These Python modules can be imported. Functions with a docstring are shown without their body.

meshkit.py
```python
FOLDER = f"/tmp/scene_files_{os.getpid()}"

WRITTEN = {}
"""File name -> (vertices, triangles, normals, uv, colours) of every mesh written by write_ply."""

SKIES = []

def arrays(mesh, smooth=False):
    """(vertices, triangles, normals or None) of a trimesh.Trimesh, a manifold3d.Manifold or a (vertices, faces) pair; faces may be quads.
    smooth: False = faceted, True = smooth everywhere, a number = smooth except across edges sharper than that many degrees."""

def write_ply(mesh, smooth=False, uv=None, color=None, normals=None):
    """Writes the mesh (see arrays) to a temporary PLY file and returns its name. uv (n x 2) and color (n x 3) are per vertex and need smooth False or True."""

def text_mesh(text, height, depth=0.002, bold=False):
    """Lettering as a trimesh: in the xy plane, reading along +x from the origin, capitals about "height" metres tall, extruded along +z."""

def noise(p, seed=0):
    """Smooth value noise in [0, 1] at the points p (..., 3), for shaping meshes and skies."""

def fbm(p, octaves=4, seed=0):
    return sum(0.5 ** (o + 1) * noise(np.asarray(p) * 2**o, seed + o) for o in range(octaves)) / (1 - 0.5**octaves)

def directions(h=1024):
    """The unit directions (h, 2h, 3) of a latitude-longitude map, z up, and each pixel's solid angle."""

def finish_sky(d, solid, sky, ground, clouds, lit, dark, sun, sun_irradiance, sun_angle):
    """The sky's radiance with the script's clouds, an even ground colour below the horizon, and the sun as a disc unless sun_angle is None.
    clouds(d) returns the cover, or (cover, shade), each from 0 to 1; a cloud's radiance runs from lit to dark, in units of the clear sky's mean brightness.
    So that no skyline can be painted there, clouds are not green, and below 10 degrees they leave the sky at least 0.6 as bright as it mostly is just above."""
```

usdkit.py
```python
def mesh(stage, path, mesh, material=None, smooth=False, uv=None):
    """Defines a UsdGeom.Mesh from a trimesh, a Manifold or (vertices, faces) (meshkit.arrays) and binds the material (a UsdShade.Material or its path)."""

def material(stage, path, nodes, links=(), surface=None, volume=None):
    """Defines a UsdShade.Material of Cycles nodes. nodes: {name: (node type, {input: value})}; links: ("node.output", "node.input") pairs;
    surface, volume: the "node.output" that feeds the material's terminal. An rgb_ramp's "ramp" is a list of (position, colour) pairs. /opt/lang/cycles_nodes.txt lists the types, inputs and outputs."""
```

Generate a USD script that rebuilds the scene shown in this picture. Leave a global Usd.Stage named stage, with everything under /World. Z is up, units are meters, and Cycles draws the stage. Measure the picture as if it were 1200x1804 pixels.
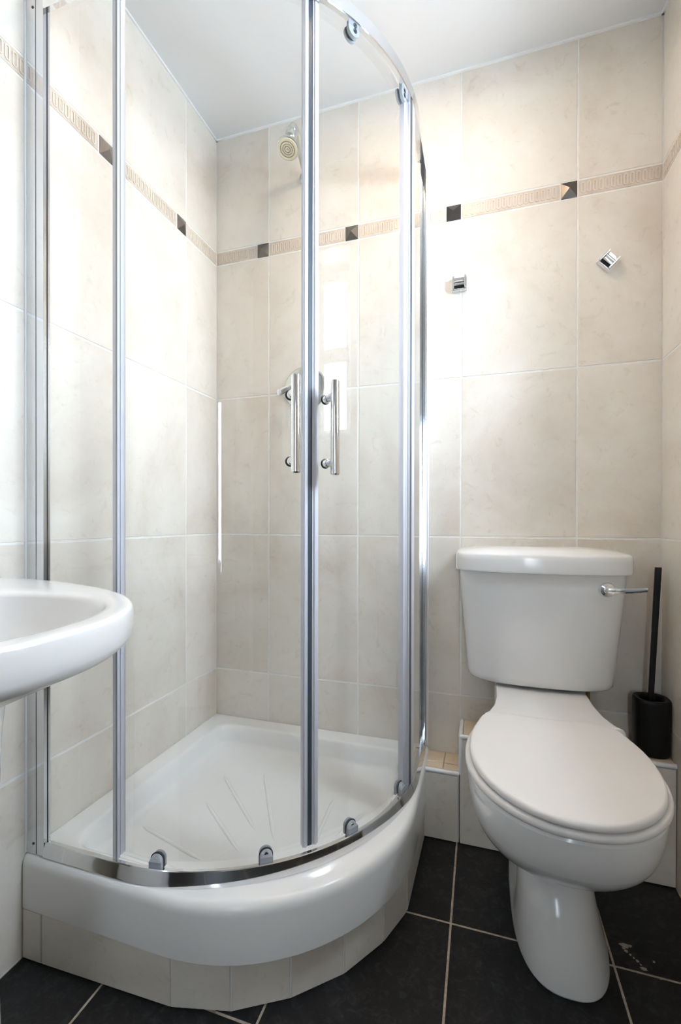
import math, random
import numpy as np, trimesh, manifold3d
import shapely.geometry as sg
from scipy.interpolate import CubicSpline, PchipInterpolator
import usdkit, meshkit
from pxr import Usd, UsdGeom, UsdLux, UsdShade, Gf, Sdf

random.seed(7); rng = np.random.default_rng(7)
stage = Usd.Stage.CreateInMemory()
UsdGeom.SetStageUpAxis(stage, UsdGeom.Tokens.z); UsdGeom.SetStageMetersPerUnit(stage, 1.0)
UsdGeom.Xform.Define(stage, '/World'); UsdGeom.Scope.Define(stage, '/World/Looks')

# ------------------------------------------------------------------ camera
CAM = np.array([0.9434, -1.4660, 0.9429]); YAW, PITCH, ROLL, FPX, PY = 0.3025, -0.0038, 0.0016, 792.245, 921.09
cam = UsdGeom.Camera.Define(stage, '/World/camera')
c, s = math.cos(YAW), math.sin(YAW); r_, f_, u_ = np.array([c, s, 0]), np.array([-s, c, 0]), np.array([0, 0, 1.])
c, s = math.cos(PITCH), math.sin(PITCH); f_, u_ = f_*c+u_*s, -f_*s+u_*c
c, s = math.cos(ROLL), math.sin(ROLL); r_, u_ = r_*c+u_*s, -r_*s+u_*c
cam.AddTransformOp().Set(Gf.Matrix4d(*r_, 0, *u_, 0, *(-f_), 0, *CAM, 1))
cam.CreateHorizontalApertureAttr(24.0); cam.CreateVerticalApertureAttr(24.0*1804/1200)
cam.CreateFocalLengthAttr(24.0*FPX/1200); cam.CreateVerticalApertureOffsetAttr((PY-902)/1200*24.0)
cam.CreateClippingRangeAttr(Gf.Vec2f(0.01, 100))
cam.CreateExposureAttr(1.40)

# ------------------------------------------------------------------ daylight behind the frosted window (right wall)
WIN_Y0, WIN_Y1, WIN_Z0, WIN_Z1, WIN_X = -0.88, -0.45, 1.278, 2.032, 1.62
sun = UsdLux.RectLight.Define(stage, '/World/window_daylight')
sun.CreateWidthAttr(WIN_Y1-WIN_Y0+.36); sun.CreateHeightAttr(0.86)
sun.CreateIntensityAttr(27.0); sun.CreateColorAttr(Gf.Vec3f(0.74, 0.855, 1.0))
# the light shines along its own -z; turned to face -x and, like the sky it stands for, slanting down into the room
TILT = math.radians(28); ct, st = math.cos(TILT), math.sin(TILT)
sun.AddTransformOp().Set(Gf.Matrix4d(0, 1, 0, 0, -st, 0, ct, 0, ct, 0, st, 0, WIN_X+0.22, (WIN_Y0+WIN_Y1)/2-.15, (WIN_Z0+WIN_Z1)/2+.02, 1))
# added cool fill light, standing in an unseen hall behind the doorway
hall = UsdLux.RectLight.Define(stage, '/World/hall_daylight')
hall.CreateWidthAttr(0.12); hall.CreateHeightAttr(1.56); hall.CreateIntensityAttr(9.0); hall.CreateColorAttr(Gf.Vec3f(0.78, 0.88, 1.0))
hall.AddTransformOp().Set(Gf.Matrix4d(1, 0, 0, 0, 0, 0, 1, 0, 0, -1, 0, 0, 1.20, -3.93, 1.25, 1))
LAMP = (0.77, -0.54); LAMP_POWER = 29.0; LAMP_COLOR = (1.0, 0.73, 0.48)

# ------------------------------------------------------------------ materials
def mat(name, nodes, links=(), surface='p.BSDF'):
    return usdkit.material(stage, '/World/Looks/'+name, nodes, links, surface=surface)
def plain(name, col, rough=.5, metal=0., **k):
    return mat(name, {'p': ('principled_bsdf', dict(base_color=col, roughness=rough, metallic=metal, **k))})

def tile_material(name, dark, mid, light, rough=.3, scale=1.0, bump=.12, spec=.5):
    return mat(name, {
        'g': ('geometry', {}), 'o': ('object_info', {}),
        'off': ('math', dict(math_type='multiply', value2=37.0)),
        'offv': ('combine_xyz', {}),
        'v': ('mix', dict(mix_type='add', fac=1.0)),
        'n1': ('noise_texture', dict(scale=3.2*scale, detail=6.0, roughness=.62, distortion=.5)),
        'n2': ('noise_texture', dict(scale=26*scale, detail=5.0, roughness=.7, distortion=1.2)),
        'n3': ('noise_texture', dict(scale=150*scale, detail=3.0, roughness=.6)),
        'r1': ('rgb_ramp', dict(ramp=[(.28, dark), (.50, mid), (.72, light)])),
        'r2': ('rgb_ramp', dict(ramp=[(.28, (.84, .80, .75)), (.43, (1, 1, 1)), (.60, (1, 1, 1)), (.75, (.93, .91, .885))])),
        'm': ('mix', dict(mix_type='multiply', fac=.7)),
        'tone': ('map_range', dict(from_min=0., from_max=1., to_min=.97, to_max=1.03)),
        'h': ('hsv', dict(hue=.5, saturation=1.0, fac=1.0)),
        'b': ('bump', dict(strength=bump, distance=.002)),
        'rr': ('map_range', dict(from_min=.3, from_max=.7, to_min=rough-.05, to_max=rough+.08)),
        'p': ('principled_bsdf', dict(specular_ior_level=spec))},
        [('o.random', 'off.value1'), ('off.value', 'offv.x'), ('off.value', 'offv.y'), ('g.position', 'v.color1'), ('offv.vector', 'v.color2'),
         ('v.color', 'n1.vector'), ('v.color', 'n2.vector'), ('v.color', 'n3.vector'),
         ('n1.fac', 'r1.fac'), ('n2.fac', 'r2.fac'), ('r1.color', 'm.color1'), ('r2.color', 'm.color2'),
         ('o.random', 'tone.value'), ('tone.result', 'h.value'), ('m.color', 'h.color'), ('h.color', 'p.base_color'),
         ('n3.fac', 'b.height'), ('b.normal', 'p.normal'), ('n1.fac', 'rr.value'), ('rr.result', 'p.roughness')])

M = {}
M['tile'] = tile_material('beige_stone_tile', (.672, .60, .515), (.77, .718, .64), (.828, .793, .728), rough=.40)
M['tile_off_sheen'] = tile_material('beige_stone_tile_off_sheen', (.665, .59, .50), (.765, .71, .63), (.825, .79, .72), rough=.55, spec=.2)  # same tile; missing window sheen put into its gloss and warmer tone
M['small_tile'] = tile_material('yellow_beige_tile', (.70, .56, .41), (.77, .64, .48), (.80, .69, .55), rough=.35)
M['border'] = tile_material('border_wash', (.56, .47, .385), (.66, .57, .48), (.74, .66, .58), rough=.4, scale=4.0)
M['relief'] = tile_material('border_relief_cream', (.66, .57, .47), (.73, .65, .55), (.78, .72, .63), rough=.35, scale=4.0)
M['slate'] = mat('dark_slate_tile', {
    'g': ('geometry', {}), 'o': ('object_info', {}),
    'off': ('math', dict(math_type='multiply', value2=23.0)), 'offv': ('combine_xyz', {}), 'v': ('mix', dict(mix_type='add', fac=1.0)),
    'n1': ('noise_texture', dict(scale=9.0, detail=8.0, roughness=.72, distortion=.8)),
    'n2': ('noise_texture', dict(scale=120.0, detail=4.0, roughness=.7)),
    'n3': ('noise_texture', dict(scale=34.0, detail=6.0, roughness=.75, distortion=1.5)),
    'r1': ('rgb_ramp', dict(ramp=[(.25, (.004, .004, .0045)), (.5, (.009, .009, .0097)), (.75, (.022, .022, .0235))])),
    'r3': ('rgb_ramp', dict(ramp=[(.50, (0, 0, 0)), (.78, (.042, .042, .042))])),
    'a': ('mix', dict(mix_type='add', fac=.8)),
    'b': ('bump', dict(strength=.35, distance=.003)),
    'p': ('principled_bsdf', dict(roughness=.55, specular_ior_level=.35))},
    [('o.random', 'off.value1'), ('off.value', 'offv.x'), ('g.position', 'v.color1'), ('offv.vector', 'v.color2'), ('v.color', 'n1.vector'), ('v.color', 'n2.vector'), ('v.color', 'n3.vector'),
     ('n1.fac', 'r1.fac'), ('n3.fac', 'r3.fac'), ('r1.color', 'a.color1'), ('r3.color', 'a.color2'), ('a.color', 'p.base_color'), ('n2.fac', 'b.height'), ('b.normal', 'p.normal')])
def grouty(name, a, b, sc=30.):
    return mat(name, {'g': ('geometry', {}), 'n': ('noise_texture', dict(scale=sc, detail=5.0, roughness=.7)), 'r': ('rgb_ramp', dict(ramp=[(.35, a), (.6, b)])),
                      'p': ('principled_bsdf', dict(roughness=.8))}, [('g.position', 'n.vector'), ('n.fac', 'r.fac'), ('r.color', 'p.base_color')])
M['grout'] = grouty('white_wall_grout', (.80, .78, .74), (.86, .85, .82))
M['floor_grout'] = grouty('sandy_floor_grout', (.36, .29, .22), (.58, .50, .41), 60.)
M['paint'] = plain('white_ceiling_paint', (.79, .79, .785), .75)
M['caulk'] = plain('white_caulk', (.87, .87, .86), .5)
M['pvc'] = plain('white_pvc', (.86, .86, .87), .3)
M['ceramic'] = plain('white_glazed_ceramic', (.80, .795, .785), .17, coat_weight=.35, coat_roughness=.08)
M['lid'] = plain('white_thermoset_seat', (.83, .81, .795), .3)
M['acrylic'] = plain('white_acrylic_tray', (.89, .885, .87), .18)
M['chrome'] = plain('chrome', (.80, .81, .83), .07, 1.)
M['alu'] = plain('polished_aluminium', (.72, .745, .78), .13, 1.)
M['old_chrome'] = plain('dull_chrome', (.62, .64, .62), .22, 1.)
M['dark_gap'] = plain('dark_recess', (.01, .01, .012), .4)
M['black'] = plain('matt_black_plastic', (.006, .006, .006), .42, specular_ior_level=.3)
M['magnet'] = plain('dark_magnetic_strip', (.055, .07, .09), .35)
M['brass'] = plain('aged_brass', (.32, .23, .12), .35, 1.)
M['face'] = plain('cream_nozzle_face', (.76, .66, .46), .35)
M['bronze'] = plain('bronze_stud', (.16, .145, .135), .26, 1.)
M['guide'] = plain('grey_plastic_runner', (.36, .39, .42), .3)
M['rubber'] = plain('dark_seal', (.03, .035, .04), .5)
M['emit'] = mat('lamp_diffuser', {'e': ('emission', dict(color=LAMP_COLOR, strength=LAMP_POWER))}, surface='e.emission')
M['door_paint'] = plain('white_door_paint', (.75, .74, .72), .4)
M['reveal'] = plain('window_reveal_dimmed', (.45, .42, .38), .7)  # darkened colour stands in for shade on the reveal
M['hall_floor'] = plain('hall_floor_carpet', (.30, .26, .22), .9)
M['splash'] = plain('dried_paint_splash', (.36, .31, .26), .75)
def pane(name, tint, ior=1.7, rough=0.0, bumpscale=None):
    n = {'g': ('geometry', {}), 't': ('transparent_bsdf', dict(color=tint)), 's': ('glossy_bsdf', dict(color=(1, 1, 1), roughness=rough)), 'f': ('fresnel', dict(IOR=ior)),
         'i': ('math', dict(math_type='subtract', value1=1.0)), 'x': ('math', dict(math_type='multiply')), 'm': ('mix_closure', {})}
    l = [('g.backfacing', 'i.value2'), ('f.fac', 'x.value1'), ('i.value', 'x.value2'), ('x.value', 'm.fac'), ('t.BSDF', 'm.closure1'), ('s.BSDF', 'm.closure2')]
    return mat(name, n, l, surface='m.closure')
M['glass'] = pane('clear_shower_glass', (.992, .996, .994), 1.55)
M['frosted'] = pane('obscured_window_glass', (.97, .98, .98), 1.5, .1)
M['seal'] = mat('clear_pvc_seal', {'t': ('transparent_bsdf', dict(color=(.93, .93, .97))), 'd': ('principled_bsdf', dict(base_color=(.86, .86, .91), roughness=.22)), 'm': ('mix_closure', dict(fac=.6))},
                [('t.BSDF', 'm.closure1'), ('d.BSDF', 'm.closure2')], surface='m.closure')

# ------------------------------------------------------------------ scene-graph helpers
counts = {}
def path_for(parent, name):
    base = (str(parent.GetPath()) if parent is not None else '/World')+'/'+name
    k = counts.get(base, 0); counts[base] = k+1
    return base if k == 0 else f'{base}_{k:03d}'
def tag(p, label=None, cat=None, group=None, kind=None):
    for k, v in (('label', label), ('category', cat), ('group', group), ('kind', kind)):
        if v: p.SetCustomDataByKey(k, v)
    return p
def thing(name, label, cat, loc=(0, 0, 0), group=None, kind=None, rot=None):
    x = UsdGeom.Xform.Define(stage, path_for(None, name)); x.AddTranslateOp().Set(Gf.Vec3d(*map(float, loc)))
    if rot is not None: x.AddRotateXYZOp().Set(Gf.Vec3f(*map(float, rot)))
    p = x.GetPrim(); ORIGIN[p.GetPath()] = np.array(loc, float) if rot is None else np.zeros(3)
    return tag(p, label, cat, group, kind)
ORIGIN = {}
def root_origin(p):
    while p and p.GetPath() not in ORIGIN: p = p.GetParent()
    return ORIGIN[p.GetPath()] if p else np.zeros(3)
def part(name, mesh, material, parent=None, smooth=False, label=None, kind=None):
    """mesh is given in world coordinates; it is stored relative to its thing's base."""
    if not isinstance(mesh, trimesh.Trimesh):
        v, f, _ = meshkit.arrays(mesh); mesh = trimesh.Trimesh(v, f, process=False)
    m = mesh.copy(); m.vertices = m.vertices-root_origin(parent) if parent is not None else m.vertices
    g = usdkit.mesh(stage, path_for(parent, name), m, M[material], smooth=smooth)
    return tag(g.GetPrim(), label=label, kind=kind)

# ------------------------------------------------------------------ shape helpers
def join(*ms): return trimesh.util.concatenate([m for m in ms])
def box(x0, x1, y0, y1, z0, z1):
    return trimesh.creation.box(bounds=[[min(x0, x1), min(y0, y1), min(z0, z1)], [max(x0, x1), max(y0, y1), max(z0, z1)]])
def rbox(x0, x1, y0, y1, z0, z1, r=.002, n=3):
    """box with all edges rounded (hull of small spheres)"""
    sp = trimesh.creation.icosphere(n-1 if n > 1 else 1, r).vertices
    pts = np.vstack([sp+np.array([x, y, z]) for x in (x0+r, x1-r) for y in (y0+r, y1-r) for z in (z0+r, z1-r)])
    return trimesh.convex.convex_hull(pts)
def lathe(profile, n=48, axis_from=(0, 0, 0), axis=(0, 0, 1)):
    m = trimesh.creation.revolve(np.array(profile, float), sections=n)
    T = trimesh.geometry.align_vectors([0, 0, 1], np.array(axis, float)/np.linalg.norm(axis)); T[:3, 3] = axis_from
    m.apply_transform(T); return m
def cyl(a, b, r, n=32, ch=.0008):
    a, b = np.array(a, float), np.array(b, float); L = np.linalg.norm(b-a)
    ch = min(ch, r*.4, L*.3)
    return lathe([(0, 0), (r-ch, 0), (r, ch), (r, L-ch), (r-ch, L), (0, L)], n, a, b-a)
def tube(pts, rad, n=16):
    pts = np.array(pts, float); k = len(pts); rad = np.full(k, rad) if np.ndim(rad) == 0 else np.array(rad)
    t = np.gradient(pts, axis=0); t /= np.linalg.norm(t, axis=1)[:, None]
    up = np.array([0, 0, 1.]) if abs(t[0][2]) < .9 else np.array([1., 0, 0]); V = []
    a = np.cross(t[0], up); a /= np.linalg.norm(a)
    for i in range(k):
        a = a-t[i]*(a@t[i]); a /= np.linalg.norm(a); b = np.cross(t[i], a); th = np.linspace(0, 2*np.pi, n, endpoint=False)
        V.append(pts[i]+rad[i]*(np.cos(th)[:, None]*a+np.sin(th)[:, None]*b))
    return loft(V)
def loft(secs, caps=True):
    secs = [np.asarray(s_, float) for s_ in secs]; n = len(secs[0]); V = np.vstack(secs); F = []
    for i in range(len(secs)-1):
        j = np.arange(n); jn = (j+1) % n; a, b = i*n, (i+1)*n
        F += [np.stack([a+j, a+jn, b+jn], 1), np.stack([a+j, b+jn, b+j], 1)]
    if caps:
        k0 = len(V); V = np.vstack([V, secs[0].mean(0), secs[-1].mean(0)]); j = np.arange(n); jn = (j+1) % n; e = (len(secs)-1)*n
        F += [np.stack([jn, j, np.full(n, k0)], 1), np.stack([e+j, e+jn, np.full(n, k0+1)], 1)]
    m = trimesh.Trimesh(V, np.vstack(F), process=False)
    if m.volume < 0: m.invert()
    return m
def extrude(poly, z0, z1):
    m = trimesh.creation.extrude_polygon(poly, z1-z0, engine='earcut'); m.apply_translation([0, 0, z0]); return m
def curve(pts, n=24, closed=False):
    pts = np.array(pts, float); t = np.r_[0, np.cumsum(np.linalg.norm(np.diff(pts, axis=0), axis=1))]
    return CubicSpline(t, pts)(np.linspace(0, t[-1], n))
def to_manifold(m): 
    m = m.copy(); m.merge_vertices(); return manifold3d.Manifold(manifold3d.Mesh(np.asarray(m.vertices, np.float32), np.asarray(m.faces, np.uint32)))
def from_manifold(m):
    q = m.to_mesh(); return trimesh.Trimesh(q.vert_properties[:, :3], q.tri_verts, process=False)
def tile_mesh(u0, u1, v0, v1, depth, ch=.0012):
    """tile with chamfered face in local (u, v, w): face at w=0, back at w=-depth"""
    V = [(u0, v0, -depth), (u1, v0, -depth), (u1, v1, -depth), (u0, v1, -depth), (u0, v0, -ch), (u1, v0, -ch), (u1, v1, -ch), (u0, v1, -ch),
         (u0+ch, v0+ch, 0), (u1-ch, v0+ch, 0), (u1-ch, v1-ch, 0), (u0+ch, v1-ch, 0)]
    Q = [(0, 1, 5, 4), (1, 2, 6, 5), (2, 3, 7, 6), (3, 0, 4, 7), (4, 5, 9, 8), (5, 6, 10, 9), (6, 7, 11, 10), (7, 4, 8, 11), (8, 9, 10, 11)]
    F = [t for q in Q for t in ((q[0], q[1], q[2]), (q[0], q[2], q[3]))]
    return trimesh.Trimesh(np.array(V, float), np.array(F), process=False)
def placed(m, o, U, V, W):
    m = m.copy(); v = np.asarray(m.vertices); m.vertices = np.asarray(o)+v[:, :1]*np.array(U)+v[:, 1:2]*np.array(V)+v[:, 2:3]*np.array(W)
    if np.linalg.det(np.array([U, V, W], float)) < 0: m.invert()
    return m

# ------------------------------------------------------------------ the room shell
W_, H_, Y_FRONT = 1.426, 2.358, -2.15
ROWS = [0.0, .395, .8944, 1.3944, 1.8924]; DADO0, DADO1 = 1.8924, 1.9418; G = .0024   # half joint
TD = .008
STUD = .047
def dado_relief(u0, u1):
    """row of raised upright ovals on a border tile, in local (u, v, w)"""
    n = max(1, int((u1-u0-.010)/.0156)); pitch = .0156; start = (u0+u1)/2-pitch*(n-1)/2; h = .0155
    ms = []
    for i in range(n):
        cx = start+i*pitch
        st = sg.LineString([(cx, (DADO0+DADO1)/2-h+.005), (cx, (DADO0+DADO1)/2+h-.005)])
        ring = st.buffer(.0058, quad_segs=4).difference(st.buffer(.0028, quad_segs=3))
        ms.append(extrude(ring, -.0005, .0016))
    return join(*ms)
def pyramid(u0, u1, v0, v1, h, base=.006):
    uc, vc = (u0+u1)/2, (v0+v1)/2
    V = np.array([(u0, v0, -base), (u1, v0, -base), (u1, v1, -base), (u0, v1, -base), (u0, v0, .0005), (u1, v0, .0005), (u1, v1, .0005), (u0, v1, .0005), (uc, vc, h)])
    F = [(0, 1, 5), (0, 5, 4), (1, 2, 6), (1, 6, 5), (2, 3, 7), (2, 7, 6), (3, 0, 4), (3, 4, 7), (4, 5, 8), (5, 6, 8), (6, 7, 8), (7, 4, 8)]
    return trimesh.Trimesh(V, F, process=False)
def tiled_wall(wall, o, U, Wn, ucuts, studs, L, hole=None, off_sheen_from=99.):
    """U: direction along the wall, Wn: normal into the room; ucuts: joints along U"""
    Vv = (0, 0, 1)
    rows = list(zip(ROWS[:-1], ROWS[1:]))+[(DADO1, H_)]
    for v0, v1 in rows:
        for u0, u1 in zip(ucuts[:-1], ucuts[1:]):
            a0, a1 = u0+(G if u0 > 0 else .0015), u1-(G if u1 < L else .0015)
            b0, b1 = v0+(G if v0 > 0 else .002), v1-(G if v1 < H_ else .0005)
            cells = [(a0, a1, b0, b1)]
            if hole:
                h0, h1, k0, k1 = hole; new = []
                for (p0, p1, q0, q1) in cells:
                    if p1 <= h0 or p0 >= h1 or q1 <= k0 or q0 >= k1: new.append((p0, p1, q0, q1)); continue
                    if p0 < h0: new.append((p0, h0, q0, q1))
                    if p1 > h1: new.append((h1, p1, q0, q1))
                    c0, c1 = max(p0, h0), min(p1, h1)
                    if q0 < k0: new.append((c0, c1, q0, k0))
                    if q1 > k1: new.append((c0, c1, k1, q1))
                cells = [c_ for c_ in new if c_[1]-c_[0] > .006 and c_[3]-c_[2] > .006]
            for (p0, p1, q0, q1) in cells:
                part('wall_tile', placed(tile_mesh(p0, p1, q0, q1, TD), o, U, Vv, Wn), 'tile_off_sheen' if u0 >= off_sheen_from else 'tile', wall)
    edges = []
    prev = 0.0
    for sd in studs:
        edges.append((prev, sd-STUD)); prev = sd
        if hole and sd > hole[0] and sd-STUD < hole[1]: continue
        part('border_stud', placed(pyramid(sd-STUD+.0012, sd-.0022, DADO0+.0012, DADO1-.0012, .0125), o, U, Vv, Wn), 'bronze', wall)
    edges.append((prev, L))
    for u0, u1 in edges:
        segs = [(u0, u1)]
        if hole: segs = [(u0, min(u1, hole[0]))] if u0 < hole[0] else [(max(u0, hole[1]), u1)] if u1 > hole[1] else []
        if hole and u0 < hole[0] and u1 > hole[1]: segs = [(u0, hole[0]), (hole[1], u1)]
        for a, b in segs:
            if b-a < .02: continue
            t = part('border_tile', placed(tile_mesh(a+.0015, b-.0015, DADO0+.0018, DADO1-.0018, TD), o, U, Vv, Wn), 'border', wall)
            part('border_relief', placed(dado_relief(a, b), o, U, Vv, Wn), 'relief', t, smooth=40)

wb = thing('wall_back', 'beige stone-tiled back wall behind the toilet with studded border strip', 'wall', kind='structure')
part('wall_grout', box(-.2, W_+.2, .0011, .12, -.1, H_+.1), 'grout', wb)
tiled_wall(wb, (0, 0, 0), (1, 0, 0), (0, -1, 0), [0, .2161, .5484, .8829, 1.2124, W_], [.2161, .5484, .8829, 1.2124], W_, off_sheen_from=1.2)
wl = thing('wall_left', 'beige stone-tiled left wall running through the shower behind the basin', 'wall', kind='structure')
part('wall_grout', box(-.12, -.0011, Y_FRONT-.1, .0011, -.1, H_+.1), 'grout', wl)
LL = -Y_FRONT
tiled_wall(wl, (0, 0, 0), (0, -1, 0), (1, 0, 0), [0, .18, .493, .855, 1.18, 1.5, 1.83, LL], [.2285, .541, .903, 1.228, 1.548, 1.878], LL)
wr = thing('wall_right', 'beige stone-tiled right wall with the window, beside the black toilet brush', 'wall', kind='structure')
HY0, HY1 = -WIN_Y1, -WIN_Y0
RW = .30
part('wall_grout', join(box(W_+.0011, W_+RW, -HY0, .0011, -.1, H_+.1), box(W_+.0011, W_+RW, Y_FRONT-.1, -HY1, -.1, H_+.1),
                        box(W_+.0011, W_+RW, -HY1, -HY0, -.1, WIN_Z0), box(W_+.0011, W_+RW, -HY1, -HY0, WIN_Z1, H_+.1)), 'grout', wr)
tiled_wall(wr, (W_, 0, 0), (0, -1, 0), (-1, 0, 0), [0, .215, .5475, .88, 1.2125, 1.545, 1.8775, LL], [.215, .5475, .88, 1.2125, 1.545, 1.8775], LL, hole=(HY0, HY1, WIN_Z0, WIN_Z1))
wf = thing('wall_front', 'plain painted wall behind the camera around the bathroom door', 'wall', kind='structure')
DX0, DX1, DZ = .62, 1.36, 2.02
part('wall_paint', join(box(-.2, DX0, Y_FRONT-.1, Y_FRONT, -.1, H_+.1), box(DX1, W_+.2, Y_FRONT-.1, Y_FRONT, -.1, H_+.1), box(DX0, DX1, Y_FRONT-.1, Y_FRONT, DZ, H_+.1)), 'paint', wf)
dr = thing('door_1', 'white door frame of the open doorway behind the camera', 'door', kind='structure')
part('door_frame', join(box(DX0-.05, DX0+.03, Y_FRONT-.10, Y_FRONT+.015, 0, DZ+.05), box(DX1-.03, DX1+.05, Y_FRONT-.10, Y_FRONT+.015, 0, DZ+.05), box(DX0+.03, DX1-.03, Y_FRONT-.10, Y_FRONT+.015, DZ-.03, DZ+.05)), 'door_paint', dr)
HY = -3.90
hl = thing('wall_hall', 'plain white hall walls seen through the doorway behind the camera', 'wall', kind='structure')
part('wall_paint', join(box(.05, .15, HY, Y_FRONT-.1, 0, H_), box(1.75, 1.85, HY, Y_FRONT-.1, 0, H_), box(.15, 1.07, HY-.1, HY, 0, H_), box(1.33, 1.75, HY-.1, HY, 0, H_), box(1.07, 1.33, HY-.1, HY, 0, .42), box(1.07, 1.33, HY-.1, HY, 2.08, H_),
                        box(W_+.2, 1.75, Y_FRONT-.1, Y_FRONT, 0, H_)), 'paint', hl)
part('hall_ceiling', box(.05, 1.85, HY-.1, Y_FRONT-.1, H_, H_+.1), 'paint', hl); part('hall_floor', box(.05, 1.85, HY-.1, Y_FRONT-.1, -.1, -.001), 'hall_floor', hl)
wn2 = thing('window_2', 'added tall narrow glazed hall window behind the camera for cool fill light', 'window', kind='structure')  # unseen window, added around the hall fill light
part('window_frame', join(box(1.07, 1.145, HY-.05, HY+.01, .42, 2.08), box(1.255, 1.33, HY-.05, HY+.01, .42, 2.08), box(1.145, 1.255, HY-.05, HY+.01, .42, .46), box(1.145, 1.255, HY-.05, HY+.01, 2.04, 2.08)), 'pvc', wn2)
part('window_pane', box(1.145, 1.255, HY-.022, HY-.016, .46, 2.04), 'frosted', wn2)
ce = thing('ceiling', 'plain white painted ceiling', 'ceiling', kind='structure')
part('ceiling_slab', box(-.2, W_+.25, Y_FRONT-.1, .12, H_, H_+.12), 'paint', ce)
for lab, m in (('white caulk line where the back wall meets the ceiling', box(0, W_, -.006, .001, H_-.006, H_)),
               ('white caulk line where the left wall meets the ceiling', box(-.001, .006, Y_FRONT, 0, H_-.006, H_)),
               ('white caulk line where the right wall meets the ceiling', box(W_-.006, W_+.001, Y_FRONT, 0, H_-.006, H_))):
    t = thing(f'trim_{counts.get("trimn", 0)+1}', lab, 'trim', kind='structure'); counts['trimn'] = counts.get('trimn', 0)+1
    part('caulk_bead', m, 'caulk', t)

fl = thing('floor', 'black slate-look floor tiles with sandy grout lines', 'floor', kind='structure')
part('floor_grout', box(-.2, W_+.2, Y_FRONT-.1, .12, -.1, -.0012), 'floor_grout', fl)
fx = [-.12, .2095, .5445, .8785, 1.2165, 1.43]; fy = [.0, -.05, -.384, -.7155, -1.05, -1.385, -1.72, -2.055, -2.15]
for x0, x1 in zip(fx[:-1], fx[1:]):
    for y1, y0 in zip(fy[:-1], fy[1:]):
        x0c, x1c = max(x0+.0022, .001), min(x1-.0022, W_-.001)
        part('floor_tile', placed(tile_mesh(x0c, x1c, y0+.0022, y1-.0022, .009, .0014), (0, 0, 0), (1, 0, 0), (0, 1, 0), (0, 0, 1)), 'slate', fl)
spots = []
for (x, y, r0, e) in ((1.251, -.326, .0065, 1.5), (1.262, -.324, .004, 1.), (1.247, -.334, .003, 1), (1.2505, -.340, .0035, 1.), (1.2565, -.347, .0025, 1.), (1.2615, -.353, .002, 1.), (1.267, -.3585, .003, 1.),
                      (1.271, -.3655, .002, 1), (1.2745, -.374, .0045, 1.4), (1.30, -.350, .0025, 1), (1.345, -.385, .003, 1.), (1.30, -.388, .0018, 1)):
    th = np.linspace(0, 2*np.pi, 14, endpoint=False); rr = r0*(1+.25*rng.standard_normal(14).clip(-1, 1))
    spots.append(extrude(sg.Polygon(np.c_[x+e*rr*np.cos(th), y+rr*np.sin(th)]).buffer(0), -.0004, .0007))
part('paint_spots', join(*spots), 'splash', fl, label='pale dried paint spots on the dark tile', kind='stuff')

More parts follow.
